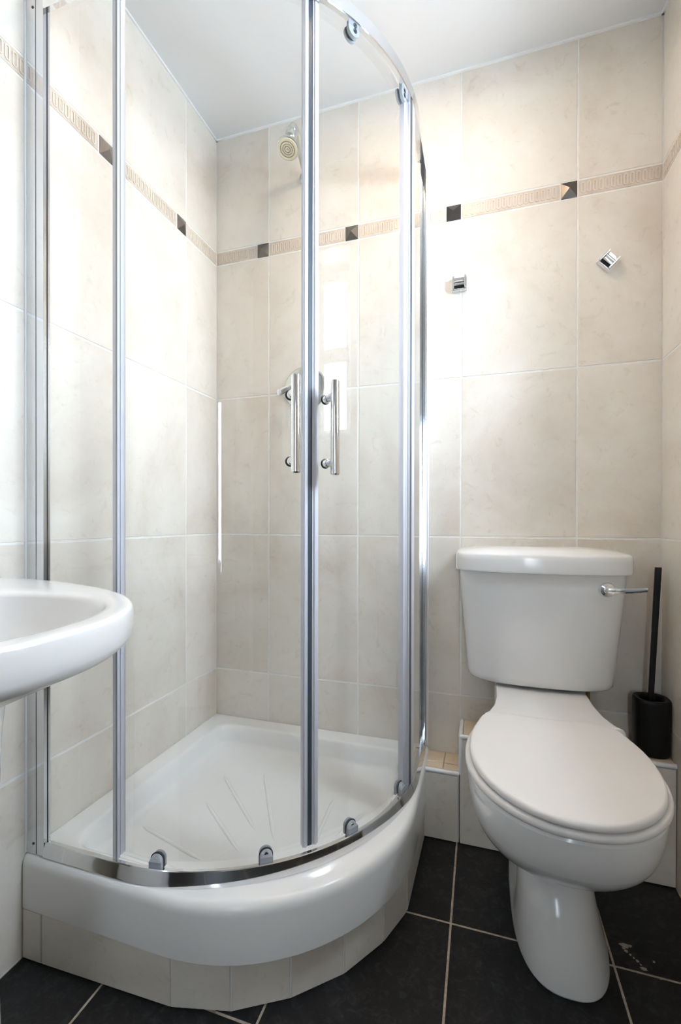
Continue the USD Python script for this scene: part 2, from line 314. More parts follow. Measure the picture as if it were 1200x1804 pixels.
# window in the right wall (just outside the frame, seen in the shower glass)
wn = thing('window_1', 'white framed window with frosted panes in the right wall, mirrored in the shower door', 'window', kind='structure')
fo, zc = .045, 1.662
part('window_reveal', join(box(W_+.001, WIN_X+.04, WIN_Y0-.0, WIN_Y0+.008, WIN_Z0, WIN_Z1), box(W_+.001, WIN_X+.04, WIN_Y1-.008, WIN_Y1, WIN_Z0, WIN_Z1), box(W_+.001, WIN_X+.04, WIN_Y0+.008, WIN_Y1-.008, WIN_Z1-.008, WIN_Z1)), 'reveal', wn)
part('window_sill', rbox(W_-.012, WIN_X, WIN_Y0+.008, WIN_Y1-.008, WIN_Z0-.0, WIN_Z0+.012, .003, 2), 'pvc', wn)
part('window_frame', join(rbox(WIN_X-.02, WIN_X+.03, WIN_Y0+.008, WIN_Y0+.055, WIN_Z0+.012, WIN_Z1-.008, .004, 2), rbox(WIN_X-.02, WIN_X+.03, WIN_Y1-.055, WIN_Y1-.008, WIN_Z0+.012, WIN_Z1-.008, .004, 2),
                          rbox(WIN_X-.02, WIN_X+.03, WIN_Y0+.05, WIN_Y1-.05, WIN_Z1-.058, WIN_Z1-.008, .004, 2), rbox(WIN_X-.02, WIN_X+.03, WIN_Y0+.05, WIN_Y1-.05, WIN_Z0+.012, WIN_Z0+.062, .004, 2)), 'pvc', wn)
part('window_transom', rbox(WIN_X-.02, WIN_X+.03, WIN_Y0+.05, WIN_Y1-.05, zc-.032, zc+.032, .004, 2), 'pvc', wn)
part('window_pane', box(WIN_X+.002, WIN_X+.008, WIN_Y0+.053, WIN_Y1-.053, WIN_Z0+.06, zc-.03), 'frosted', wn)
part('window_pane', box(WIN_X+.002, WIN_X+.008, WIN_Y0+.053, WIN_Y1-.053, zc+.03, WIN_Z1-.056), 'frosted', wn)

# warm ceiling lamp above the shower front
lp = thing('ceiling_lamp', 'round warm ceiling downlight above the front of the shower', 'lamp', loc=(*LAMP, H_))
part('lamp_ring', lathe([(.085, 0), (.105, 0), (.107, -.004), (.103, -.012), (.088, -.014), (.085, -.010), (.085, 0)], 48, (*LAMP, H_)), 'pvc', lp, smooth=35)
part('lamp_diffuser', lathe([(0, -.002), (.084, -.002), (.084, -.008), (0, -.012)], 48, (*LAMP, H_)), 'emit', lp)

# ------------------------------------------------------------------ tiled pipe ledge along the back wall
lg = thing('tiled_ledge', 'low stepped tiled ledge along the back wall behind the toilet', 'ledge', kind='structure')
LY, LX, ZL, ZH = -.112, .885, .208, .318
part('ledge_core', join(box(.70, LX, LY+.009, .0, 0, ZL-.009), box(LX+.008, W_, LY+.009, .0, 0, ZH-.009)), 'grout', lg)
def ledge_face(u0, u1, v0, v1): part('ledge_tile', placed(tile_mesh(u0, u1, v0, v1, .008), (0, LY, 0), (1, 0, 0), (0, 0, 1), (0, -1, 0)), 'tile', lg)
ledge_face(.72, LX-.0022, .003, ZL-.012); ledge_face(LX+.0022, 1.2124-.002, .003, ZH-.012); ledge_face(1.2124+.002, W_-.002, .003, ZH-.012)
part('ledge_tile', placed(tile_mesh(.003, -LY-.004, ZL+.002, ZH-.011, .008), (LX, 0, 0), (0, -1, 0), (0, 0, 1), (-1, 0, 0)), 'tile', lg)
def ledge_top(x0, x1, y0, y1, z): part('ledge_top_tile', placed(tile_mesh(x0, x1, y0, y1, .008), (0, 0, z), (1, 0, 0), (0, 1, 0), (0, 0, 1)), 'small_tile', lg)
for x0, x1 in ((.73, .8365), (.839, LX-.001)):
    for y0, y1 in ((-.0665, -.002), (LY+.012, -.069)): ledge_top(x0, x1, y0, y1, ZL)
ledge_top(LX+.011, 1.049, LY+.012, -.002, ZH); ledge_top(1.0515, 1.2425, LY+.012, -.002, ZH); ledge_top(1.245, W_-.002, LY+.012, -.002, ZH)
def bead(a, b, r=.0065):
    return tube([np.array(a)+(np.array(b)-np.array(a))*t for t in np.linspace(0, 1, 3)], r, 14)
part('edge_trim', bead((.752, LY+.004, ZL-.005), (LX, LY+.004, ZL-.005)), 'pvc', lg, smooth=40)
part('edge_trim', bead((LX+.002, LY+.004, ZH-.005), (W_-.001, LY+.004, ZH-.005)), 'pvc', lg, smooth=40)
part('edge_trim', bead((LX+.004, LY+.004, ZL-.004), (LX+.004, LY+.004, ZH-.004)), 'pvc', lg, smooth=40)
part('edge_trim', bead((LX+.004, -.002, ZH-.005), (LX+.004, LY+.004, ZH-.005)), 'pvc', lg, smooth=40)

# ------------------------------------------------------------------ shower tray on its tiled plinth
pl = thing('shower_plinth', 'low curved plinth of grey-beige cut tiles under the shower tray', 'plinth', kind='structure')
PC = np.array([(.0015, -.7487), (.0555, -.7475), (.3738, -.7369), (.489, -.7092), (.589, -.6521), (.6755, -.575), (.7386, -.4815), (.777, -.3855), (.7855, -.115)])
part('plinth_core', extrude(sg.Polygon(list(PC)+[(.7855, -.002), (.002, -.002)]).buffer(-.0032), 0, .106), 'grout', pl)
for a, b in zip(PC[:-1], PC[1:]):
    d = b-a; L = np.hypot(*d); U = np.array([d[0]/L, d[1]/L, 0]); N = np.array([U[1], -U[0], 0])
    part('plinth_tile', placed(tile_mesh(.0024, L-.0024, .0025, .1062, .008, .001), (a[0], a[1], 0), U, (0, 0, 1), N), 'tile', pl)

def quad_plan(a, b, R, off=0., n=40, x0=.0015, y0=-.0015):
    """quadrant outline: wall corner at (0,0), straight sides, round front; off moves the front inwards"""
    a, b = a-off, b+off; R = R-off; cx, cy = a-R, b+R
    th = np.linspace(-np.pi/2, 0, n)
    return [(x0, y0), (x0, b)]+[(cx+R*math.cos(t), cy+R*math.sin(t)) for t in th]+[(a, y0)]
TA, TB, TR = .789, -.749, .43
tr = thing('shower_tray', 'white quadrant shower tray with rolled front edge and radiating grip ridges', 'shower tray', loc=(0, 0, 0))
ZT = .222
def resample(P, n):
    P = np.array(list(P)+[P[0]]); t = np.r_[0, np.cumsum(np.linalg.norm(np.diff(P, axis=0), axis=1))]
    q = np.linspace(0, t[-1], n, endpoint=False); return np.c_[np.interp(q, t, P[:, 0]), np.interp(q, t, P[:, 1])]
def sec(P, z): return np.c_[P, np.full(len(P), z)]
N_T = 360
outer = lambda off: resample(quad_plan(TA, TB, TR, off), N_T)
def inner(off):
    """tray well outline: rounded quadrant inset from the rim"""
    p = sg.Polygon(quad_plan(TA, TB, TR, 0., x0=0, y0=0)).buffer(-.064-off).buffer(-.05).buffer(.05, quad_segs=16)
    c_ = np.array(p.exterior.coords)[:-1]; k = np.argmin(c_[:, 0]*1.0-c_[:, 1]*1.0); c_ = np.roll(c_, -k, axis=0)
    q = resample(c_, N_T)
    return q if sg.Polygon(q).exterior.is_ccw == sg.Polygon(quad_plan(TA, TB, TR)).exterior.is_ccw else np.roll(q[::-1], 1, axis=0)
secs = [sec(outer(.012), .109), sec(outer(.002), .1075), sec(outer(0.), .110), sec(outer(0.), .15), sec(outer(.0005), .197), sec(outer(.0015), .207), sec(outer(.0045), .2145), sec(outer(.0095), .2195), sec(outer(.016), ZT),
        sec(outer(.045), ZT+.0003), sec(inner(-.012), ZT), sec(inner(-.004), ZT-.0015), sec(inner(.002), ZT-.006), sec(inner(.007), ZT-.020), sec(inner(.013), ZT-.045), sec(inner(.020), ZT-.056), sec(inner(.032), ZT-.061), sec(inner(.07), ZT-.0625)]
part('tray_body', loft(secs), 'acrylic', tr, smooth=35)
ZF = ZT-.0625
RIDGES = [((.21, -.38), (.40, -.525)), ((.105, -.515), (.335, -.575)), ((.185, -.25), (.405, -.45)), ((.30, -.20), (.465, -.47)), ((.45, -.235), (.52, -.43)), ((.55, -.26), (.56, -.455)), ((.645, -.30), (.60, -.42)), ((.10, -.605), (.30, -.615))]
for a, b in RIDGES:
    ax, bx = np.array([*a, ZF-.0005]), np.array([*b, ZF-.0005]); d = (bx-ax)/np.linalg.norm(bx-ax); nx = np.array([-d[1], d[0], 0])
    S = []
    for t in np.linspace(0, 1, 16):
        w = .0055*min(1, 6*t+.15, 6*(1-t)+.15); h = .0032*min(1, 6*t+.1, 6*(1-t)+.1); th = np.linspace(0, np.pi, 9); p = ax+(bx-ax)*t
        S.append(np.array([p+nx*w*math.cos(q)+np.array([0, 0, h*math.sin(q)]) for q in th]))
    part('grip_ridge', loft(S), 'acrylic', tr, smooth=50)
dn = part('waste_cover', lathe([(0, .006), (.030, .0055), (.042, .003), (.045, 0), (.045, -.002), (0, -.002)], 40, (.575, -.565, ZF)), 'chrome', tr, smooth=40)

# ------------------------------------------------------------------ shower enclosure
EA, EB, ER = .779, -.738, .534
CX, CY = EA-ER, EB+ER
def plan(t, off=0.):
    """t 0..1 left straight, 1..2 the quarter circle, 2..3 right straight; returns point and outward normal"""
    if t <= 1: return np.array([CX*t, EB+off]), np.array([0, -1.])
    if t <= 2:
        th = -np.pi/2+(t-1)*np.pi/2; n = np.array([math.cos(th), math.sin(th)]); return np.array([CX, CY])+n*(ER-off), n
    return np.array([EA-off, CY*(3-t)]), np.array([1., 0])
def ribbon(t0, t1, d0, d1, z0, z1, n=None, ch=0.):
    """solid following the plan curve between t0 and t1, from offset d0 (outer) to d1 (inner)"""
    n = n or max(2, int(abs(t1-t0)*44)+2); ts = np.linspace(t0, t1, n)
    if t0 < 1 < t1: ts = np.sort(np.r_[ts, 1.])
    if t0 < 2 < t1: ts = np.sort(np.r_[ts, 2.])
    if ch: prof = [(d0+ch, z0), (d1-ch, z0), (d1, z0+ch), (d1, z1-ch), (d1-ch, z1), (d0+ch, z1), (d0, z1-ch), (d0, z0+ch)]
    else: prof = [(d0, z0), (d1, z0), (d1, z1), (d0, z1)]
    return loft([np.array([[*plan(t, d)[0], z] for d, z in prof]) for t in ts])
en = thing('shower_enclosure', 'curved glass corner shower enclosure with chrome frame and two sliding doors', 'shower enclosure')
ZB0, ZB1, ZC0, ZC1 = .2225, .252, 2.035, 2.071
tx = lambda x: x/CX          # plan t of a point on the left straight
ty = lambda y: 3-y/CY        # plan t of a point on the right straight
def rail(z0, z1, name, lip):
    if lip < 0: prof = [(-.0018, z0), (.030, z0), (.030, z0+.010), (.012, z0+.010), (.012, z1-.001), (.011, z1), (.0045, z1), (.0030, z1-.0015), (.0020, z1-.007), (.0009, z1-.013), (-.0004, z1-.020), (-.0017, z1-.027)]
    else: prof = [(0, z0+.002), (.002, z0), (.011, z0), (.011, z0+.030), (.030, z0+.030), (.030, z1), (.003, z1), (0, z1-.003)]
    ts = np.r_[np.linspace(tx(.050), 1, 6), np.linspace(1, 2, 64)[1:], np.linspace(2, ty(-.050), 6)[1:]]
    part(name, loft([np.array([[*plan(t, d)[0], z] for d, z in prof]) for t in ts]), 'chrome', en, smooth=25)
rail(ZB0, ZB1, 'bottom_rail', -1); rail(ZC0, ZC1, 'top_rail', 1)
for side in (0, 1):
    if side == 0:
        a = join(box(.0012, .029, EB, EB+.0185, ZB0, ZC1+.002)); b = box(.0295, .050, EB+.001, EB+.0165, ZB0, ZC1); sl = tube([(.0005, EB-.0005, z) for z in np.linspace(ZB0, ZC1, 8)], .0026, 10)
    else:
        a = join(box(EA-.0185, EA, -.029, -.0012, ZB0, ZC1+.002)); b = box(EA-.0165, EA-.001, -.050, -.0295, ZB0, ZC1); sl = tube([(EA+.002, -.0015, z) for z in np.linspace(ZB0, ZC1, 8)], .0035, 10)
    ch = part('wall_channel', a, 'alu', en); part('silicone_bead', sl, 'caulk', ch, smooth=60)
    pv = part('panel_profile', b, 'alu', en)
    gx = box(.0488, .0506, EB+.0275, EB+.0287, ZB1, ZC0) if side == 0 else box(EA-.0287, EA-.0275, -.0506, -.0488, ZB1, ZC0)
    part('glazing_seal', box(.0498, .0506, EB+.0092, EB+.0112, ZB1, ZC0) if side == 0 else box(EA-.0112, EA-.0092, -.0506, -.0498, ZB1, ZC0), 'rubber', pv)
for zz in (.245, 2.045):
    part('profile_screw', cyl((.022, EB+.0005, zz), (.022, EB-.0012, zz), .0028, 12), 'rubber', en)
# fixed panes
fpl = part('fixed_panel', ribbon(tx(.052), tx(.238), .010, .015, ZB1-.002, ZC0+.002), 'glass', en, smooth=20)
fpr = part('fixed_panel', ribbon(ty(-.222), ty(-.052), .010, .015, ZB1-.002, ZC0+.002), 'glass', en, smooth=20)
part('edge_seal', ribbon(tx(.226), tx(.2385), .0095, .0155, ZB1, ZC0), 'seal', fpl); part('edge_seal', ribbon(tx(.2345), tx(.2380), .0085, .0165, ZB1, ZC0), 'guide', fpl)
part('edge_seal', ribbon(ty(-.226), ty(-.212), .008, .0165, ZB1, ZC0), 'seal', fpr); part('edge_seal', ribbon(ty(-.224), ty(-.220), .0075, .0175, ZB1, ZC0), 'magnet', fpr)
# sliding doors
DO0, DO1 = .0195, .0245
def door(t0, t1, tin, tseal, hang, troll):
    g = part('sliding_door', ribbon(t0, t1, DO0, DO1, ZB1+.008, ZC0+.010, n=48), 'glass', en, smooth=20)
    lo, hi = sorted(tin); part('edge_seal', ribbon(lo, hi, DO0-.004, DO1+.004, ZB1+.006, ZC0+.010, n=3), 'seal', g)
    mid = (lo+hi)/2; part('edge_seal', ribbon(mid-.004, mid+.004, DO0-.006, DO1+.005, ZB1+.006, ZC0+.010, n=3), 'seal', g)
    lo, hi = sorted(tseal); part('meeting_seal', ribbon(lo, hi, DO0-.004, DO1+.004, ZB1+.006, ZC0+.010, n=3), 'seal', g)
    mid = (lo+hi)/2; part('meeting_seal', ribbon(mid-.003, mid+.003, DO0-.0065, DO1+.005, ZB1+.006, ZC0+.010, n=3), 'seal', g)
    # bar handle on two posts
    ms = []
    p, n = plan(hang); q = np.array([CX, CY]); th = math.atan2(n[1], n[0]); R0 = ER-DO0
    P = lambda R, z: np.array([q[0]+R*n[0], q[1]+R*n[1], z])
    hz0, hz1 = 1.038, 1.234
    bar = cyl(P(R0+.044, hz0), P(R0+.044, hz1), .0095, 32, .0025)
    part('handle_bar', bar, 'chrome', g, smooth=35)
    for zz in (1.066, 1.203):
        part('handle_post', join(cyl(P(R0+.0005, zz), P(R0+.017, zz), .0088, 28), cyl(P(R0+.0165, zz), P(R0+.0195, zz), .0075, 28), cyl(P(R0+.019, zz), P(R0+.042, zz), .0082, 28)), 'chrome', g, smooth=35)
        part('handle_washer', cyl(P(R0-.0002, zz), P(R0+.0018, zz), .0108, 28), 'rubber', g, smooth=35)
    for tt in troll:
        p, n = plan(tt, DO0); U = np.array([-n[1], n[0], 0]); Nn = np.array([*n, 0]); o = np.array([*p, 0.])
        loc = lambda m: placed(m, o, U, (0, 0, 1), Nn)
        # lower runner: grey block with round top, dark edge behind
        cap = sg.Point(0, .260).buffer(.0130, quad_segs=10).union(sg.box(-.0130, ZB1-.008, .0130, .260))
        cp2 = sg.Point(0, .261).buffer(.0145, quad_segs=10).union(sg.box(-.0145, ZB1-.006, .0145, .261))
        front = trimesh.convex.convex_hull(np.vstack([extrude(cap.intersection(sg.box(-1, 0, 1, .262)), 0, .011).vertices, extrude(cap, 0, .003).vertices]))
        def upright(m): v = np.asarray(m.vertices); return m
        part('bottom_runner', loc(front), 'guide', g, smooth=35); part('runner_gasket', loc(extrude(cp2, -.0003, .0012)), 'rubber', g)
        part('runner_button', loc(join(extrude(sg.Point(0, .2665).buffer(.004, quad_segs=6), .002, .008))), 'chrome', g, smooth=35)
        part('bottom_runner', loc(extrude(cap, -.011, -.0055)), 'guide', g, smooth=35)
        # upper roller hanger with wheel and screw
        zt = ZC0+.026
        sh = sg.Point(0, 2.031).buffer(.0155, quad_segs=12).union(sg.box(-.0155, 2.031, .0, zt))
        hm = extrude(sh, .0005, .008)
        part('roller_hanger', loc(hm), 'guide', g, smooth=35)
        part('hanger_leg', loc(extrude(sg.box(-.0152, 2.037, -.004, zt), .008, .0088)), 'chrome', g)
        part('roller_wheel', loc(join(extrude(sg.Point(.004, 2.052).buffer(.0105, quad_segs=10), .001, .0065))), 'rubber', g, smooth=35)
        part('hanger_screw', loc(join(extrude(sg.Point(.003, 2.029).buffer(.005, quad_segs=8).difference(sg.Point(.003, 2.029).buffer(.0036, quad_segs=8)), .008, .009), extrude(sg.Point(.003, 2.029).buffer(.0022, quad_segs=6), .008, .0088))), 'rubber', g)
        part('roller_washer', loc(extrude(sg.Point(0, 2.031).buffer(.016, quad_segs=12), -.010, -.0055)), 'guide', g, smooth=35)
    return g
T_MID = 1.4805
d1 = door(.948, T_MID-.005, (.952, .984), (T_MID-.0195, T_MID-.006), 1.428, (1.097, 1.367))
d2 = door(T_MID+.005, 1.905, (1.868, 1.912), (T_MID+.006, T_MID+.0235), 1.526, (1.611, 1.856))
part('magnet_strip', ribbon(T_MID-.006, T_MID+.006, DO0-.003, DO1+.003, ZB1+.006, ZC0+.010, n=3), 'magnet', d1)
part('door_stop', rbox(EA-.040, EA-.028, -.225, -.205, ZB1, ZB1+.022, .003, 2), 'guide', en)
part('door_stop', rbox(EA-.040, EA-.026, -.235, -.210, ZC0-.032, ZC0, .003, 2), 'guide', en)

# ------------------------------------------------------------------ shower valve and head
sv = thing('shower_valve', 'round chrome shower valve with lever on the tiles behind the shower doors', 'shower valve', loc=(.356, 0, 1.405))
part('valve_plate', lathe([(0, 0), (.078, 0), (.078, .004), (.074, .008), (.05, .0125), (0, .0135)], 56, (.356, 0, 1.405), (0, -1, 0)), 'old_chrome', sv, smooth=30)
part('valve_body', lathe([(0, .01), (.030, .01), (.030, .040), (.027, .046), (0, .048)], 40, (.356, 0, 1.405), (0, -1, 0)), 'chrome', sv, smooth=30)
part('valve_lever', trimesh.convex.convex_hull(np.vstack([trimesh.creation.icosphere(2, .011).vertices+np.array([.348, -.042, 1.410]), rbox(.276, .296, -.062, -.048, 1.372, 1.394, .004, 2).vertices])), 'chrome', sv, smooth=40)
sh = thing('overhead_shower', 'small chrome shower head on a wall arm, cream nozzle face, near the ceiling', 'shower head', loc=(.362, 0, 2.138))
part('arm_flange', lathe([(0, 0), (.028, 0), (.027, .006), (.016, .014), (0, .015)], 36, (.362, 0, 2.138), (0, -1, 0)), 'old_chrome', sh, smooth=35)
armc = curve([(.362, -.008, 2.138), (.367, -.05, 2.150), (.376, -.11, 2.170), (.381, -.150, 2.179), (.382, -.168, 2.172), (.382, -.176, 2.155)], 22)
part('shower_arm', tube(armc, .0105, 20), 'old_chrome', sh, smooth=40)
hd = np.array([-.02, -.36, -.93]); hd /= np.linalg.norm(hd); hp = np.array([.382, -.173, 2.159])
part('swivel_joint', lathe([(0, -.006), (.013, -.006), (.0145, 0), (.0145, .012), (.0125, .014), (.0125, .018), (.017, .022), (.018, .028), (.016, .036), (.0135, .038), (.0185, .041), (.0195, .049), (.0165, .053), (0, .054)], 36, hp, hd), 'old_chrome', sh, smooth=35)
part('spray_head', lathe([(0, .050), (.0165, .050), (.018, .058), (.024, .070), (.031, .080), (.0335, .086), (.0335, .091), (.031, .0925), (0, .0925)], 48, hp, hd), 'old_chrome', sh, smooth=35)
fc = part('nozzle_face', lathe([(0, .0920), (.0305, .0920), (.0300, .0938), (.026, .0945), (0, .0945)], 48, hp, hd), 'face', sh, smooth=35)
T = trimesh.geometry.align_vectors([0, 0, 1], hd); T[:3, 3] = hp
noz = [np.array([r0*math.cos(a), r0*math.sin(a)]) for r0, k in ((.0085, 14), (.0145, 22), (.0215, 34)) for a in np.linspace(0, 2*np.pi, k, endpoint=False)]
def nozzle(p, r0): m = cyl((0, 0, .0940), (0, 0, .0953), r0, 8, .0002); m.apply_translation([p[0], p[1], 0]); m.apply_transform(T); return m
part('nozzle_dots', join(*[nozzle(p, .0013) for p in noz]), 'dark_gap', fc, kind='stuff'); part('centre_screw', nozzle((0, 0), .0032), 'old_chrome', fc)

# ------------------------------------------------------------------ two chrome wall brackets
def bracket(name, label, x, z, rot):
    t = thing(name, label, 'wall bracket', loc=(x, 0, z), rot=(0, rot, 0), group='chrome brackets on the back wall')
    # local: x right, -y towards the room, z up
    part('bracket_plate', rbox(-.0225, .0225, -.0065, -.0005, -.0225, .0225, .0015, 2), 'chrome', t, smooth=30)
    part('bracket_cheek', rbox(-.0205, -.0150, -.023, -.005, -.0185, .0200, .0015, 2), 'chrome', t, smooth=30)
    part('bracket_cheek', rbox(.0150, .0205, -.023, -.005, -.0185, .0200, .0015, 2), 'chrome', t, smooth=30)
    part('bracket_bar', rbox(-.0150, .0150, -.021, -.010, -.001, .0055, .0018, 2), 'chrome', t, smooth=30)
    part('bracket_block', rbox(-.0150, .0150, -.019, -.005, -.0095, -.0005, .002, 2), 'chrome', t, smooth=30)
    part('bracket_slot', box(-.0148, .0148, -.0085, -.006, -.0185, -.0098), 'dark_gap', t); part('bracket_slot', box(-.0148, .0148, -.0085, -.006, .0062, .0125), 'dark_gap', t)  # near-black bars: shade of the slots put into the colour
    part('bracket_lip', rbox(-.0205, .0205, -.017, -.005, -.0222, -.0180, .0015, 2), 'chrome', t, smooth=30)
    return t
bracket('wall_bracket', 'small square chrome bracket mounted upright, left of the two on the back wall', .8773, 1.6865, 0)
bracket('wall_bracket', 'small square chrome bracket twisted askew, right of the two on the back wall', 1.2905, 1.6880, 47)

# ------------------------------------------------------------------ toilet
XT = 1.098
tl = thing('toilet', 'white close-coupled toilet with closed lid and chrome flush lever', 'toilet', loc=(XT, -.36, 0))
def sup(yf, yb, hw, yw, nf, nb, n=96):
    th = np.linspace(0, 2*np.pi, n, endpoint=False); out = []
    for a in th:
        cc, ss = math.cos(a), math.sin(a); e = nf if ss < 0 else nb; L = (yw-yf) if ss < 0 else (yb-yw)
        out.append((XT+hw*math.copysign(abs(cc)**(2/e), cc), yw+L*math.copysign(abs(ss)**(2/e), ss)))
    return np.array(out)
BZ = np.array([0, .006, .03, .08, .13, .180, .214, .240, .262, .295, .336, .378, .42, .448, .456])
XB, XR = 1.115, 1.0905    # foot and rim centre lines differ a little, as fitted
BP = np.array([  # yf, yb, hw, yw, nf, nb
 (-.488, -.128, .095, -.27, 2.7, 5), (-.493, -.126, .099, -.27, 2.7, 5), (-.489, -.126, .097, -.27, 2.7, 5), (-.476, -.126, .092, -.27, 2.6, 5), (-.458, -.126, .087, -.27, 2.6, 5), (-.440, -.126, .083, -.27, 2.5, 5), (-.438, -.126, .081, -.28, 2.4, 4.5),
 (-.462, -.126, .092, -.31, 2.3, 4), (-.514, -.128, .110, -.36, 2.2, 3.5), (-.582, -.130, .134, -.41, 2.2, 3.), (-.642, -.14, .155, -.45, 2.2, 2.6), (-.682, -.17, .166, -.47, 2.2, 2.4), (-.698, -.20, .171, -.48, 2.2, 2.3), (-.702, -.21, .172, -.485, 2.2, 2.3), (-.698, -.215, .169, -.485, 2.2, 2.3)])
zi = np.sort(np.unique(np.r_[BZ, np.linspace(0, .456, 60)])); ip = PchipInterpolator(BZ, BP)
secs = []
for z in zi:
    P = sup(*ip(z)); 
    if .015 < z < .24:   # hollow behind the front column on each side
        k = math.sin(np.clip((z-.02)/.21, 0, 1)*np.pi)**.7
        yy = P[:, 1]; g = np.exp(-((yy+.255)/.035)**2)*(yy > -.255)+np.exp(-((yy+.255)/.075)**2)*(yy <= -.255)
        P[:, 0] = XT+(P[:, 0]-XT)*(1-.25*k*g)
    P[:, 0] += (XB-XT)+(XR-XB)*float(np.clip(z/.30, 0, 1))
    secs.append(sec(P, z))
bowl = loft(secs)
# rear platform that carries the cistern
pf = []
for z, k in ((.30, .80), (.36, .93), (.42, 1.0), (.470, 1.0), (.480, .99), (.4855, .965), (.487, .93)):
    hwb = np.array([(-.345, .150), (-.325, .138), (-.28, .124), (-.22, .117), (-.15, .116), (-.07, .116)]); L = len(hwb)
    right = [(XT+h*k, y if y > -.34 else -.345+(1-k)*.1) for y, h in hwb]; left = [(XT-h*k, y if y > -.34 else -.345+(1-k)*.1) for y, h in hwb[::-1]]
    pf.append(sec(resample(right+left, 120), z))
plat = loft(pf)
pan = to_manifold(bowl)+to_manifold(plat)
part('pan', from_manifold(pan), 'ceramic', tl, smooth=38)
def half_outline(pts, n=90):
    c_ = curve(pts, n); return np.vstack([np.c_[XR+c_[:, 0], c_[:, 1]], np.c_[XR-c_[::-1, 0], c_[::-1, 1]][1:-1]])
RING = [(0, -.707), (.05, -.7005), (.10, -.676), (.145, -.630), (.174, -.570), (.1845, -.500), (.179, -.430), (.163, -.370), (.145, -.328), (.09, -.316), (0, -.315)]
LID = [(0, -.704), (.048, -.6975), (.095, -.673), (.136, -.630), (.164, -.573), (.1755, -.505), (.1715, -.436), (.157, -.376), (.1405, -.340), (.118, -.3285), (.06, -.327), (0, -.3268)]
def slab(P, layers, cyy=-.51):
    S = []
    for sc, z in layers: S.append(sec(np.c_[XR+(P[:, 0]-XR)*sc, cyy+(P[:, 1]-cyy)*sc], z))
    return loft(S)
ro = half_outline([(a*.957, b-.003*(b < -.5)) for a, b in RING])
part('seat', slab(ro, [(.955, .4565), (.985, .4575), (.998, .461), (1., .4645), (.996, .4685), (.983, .4715), (.95, .4725)]), 'lid', tl, smooth=50)
lo_ = half_outline([(a*.955, b-.006*(b < -.5)) for a, b in LID])
part('lid', slab(lo_, [(.95, .4738), (.985, .4742), (.997, .4765), (1., .4800), (.996, .4838), (.985, .4868), (.965, .4884), (.9, .4895), (.6, .4915), (.2, .4925)]), 'lid', tl, smooth=50)
for sx in (-1, 1):
    part('hinge', cyl((XT+sx*.088-.014, -.318, .4765), (XT+sx*.088+.014, -.318, .4765), .0075, 20), 'lid', tl, smooth=40)
# cistern
def cist(yf, yb, hw, n=120, r=.055):
    pts = [(0, yf), (hw*.35, yf+.003), (hw*.62, yf+.011), (hw*.82, yf+.026), (hw*.93, yf+.046), (hw*.985, yf+.072), (hw, yf+.105)]
    c_ = curve(pts, 40); back = [(hw, yb-.012), (hw-.003, yb-.003), (hw-.012, yb), (0, yb)]
    half = np.vstack([c_, back]); full = np.vstack([np.c_[XT+half[:, 0], half[:, 1]], np.c_[XT-half[::-1, 0], half[::-1, 1]][1:-1]])
    return resample(full, 240)
cs = [(.494, -.150, -.020, .178), (.497, -.160, -.014, .186), (.503, -.166, -.012, .190), (.515, -.169, -.012, .192), (.60, -.178, -.012, .198), (.70, -.187, -.012, .206), (.79, -.1945, -.012, .213), (.812, -.196, -.012, .214)]
part('cistern', loft([sec(cist(yf, yb, hw), z) for z, yf, yb, hw in cs]), 'ceramic', tl, smooth=45)
lid = [(.806, -.205, -.008, .219), (.8075, -.2095, -.006, .2235), (.812, -.211, -.006, .2245), (.840, -.211, -.006, .2245), (.851, -.2095, -.006, .2232), (.8555, -.207, -.007, .221), (.8585, -.2025, -.009, .217), (.8605, -.196, -.012, .211)]
S = [sec(cist(yf, yb, hw), z) for z, yf, yb, hw in lid]
base_ = cist(-.196, -.012, .211)
for k, z in ((.93, .8640), (.8, .8675), (.55, .8715), (.25, .8730)): S.append(sec(np.array([XT, -.10])+(base_-np.array([XT, -.10]))*np.array([k, k]), z))
part('cistern_lid', loft(S), 'ceramic', tl, smooth=45)
fx0, fz0 = 1.2475, .7705; fy0 = -.1800
fl_ = part('flush_lever', lathe([(0, -.006), (.0185, -.006), (.0190, .004), (.0165, .0085), (.0095, .0105), (.009, .016), (0, .0175)], 36, (fx0, fy0, fz0), (0.10, -1, 0)), 'chrome', tl, smooth=35, label='chrome flush lever')
lv = curve([(fx0, fy0-.0155, fz0), (fx0+.02, fy0-.026, fz0+.001), (fx0+.05, fy0-.033, fz0+.004), (fx0+.078, fy0-.040, fz0+.009)], 16)
Sv = []
for i, p in enumerate(lv):
    t = i/15; w, h = .0062-.0012*t, .0040-.0018*t; th = np.linspace(0, 2*np.pi, 14, endpoint=False)
    Sv.append(np.array([p+np.array([0, .35, 0])*h*math.cos(q)+np.array([0, -h*math.cos(q), w*math.sin(q)]) for q in th]))
part('lever_arm', loft(Sv), 'chrome', fl_, smooth=50)
part('inlet_pipe', join(tube([(1.232, -.055, z) for z in np.linspace(.505, .330, 6)], .0055, 12), cyl((1.232, -.055, .475), (1.232, -.055, .500), .010, 12)), 'brass', tl, smooth=40)
for sx in (-1, 1):
    yb_ = -.262; part('floor_bolt', lathe([(0, .004), (.006, .003), (.0075, 0), (.0075, -.01), (0, -.01)], 16, (XB+sx*.0745, yb_, .075), (sx, -.3, .3)), 'rubber', tl, smooth=40)
vk = thing('isolation_valve', 'small dark pipe valve on the tiled ledge behind the toilet lid', 'valve', loc=(1.262, -.060, ZH))
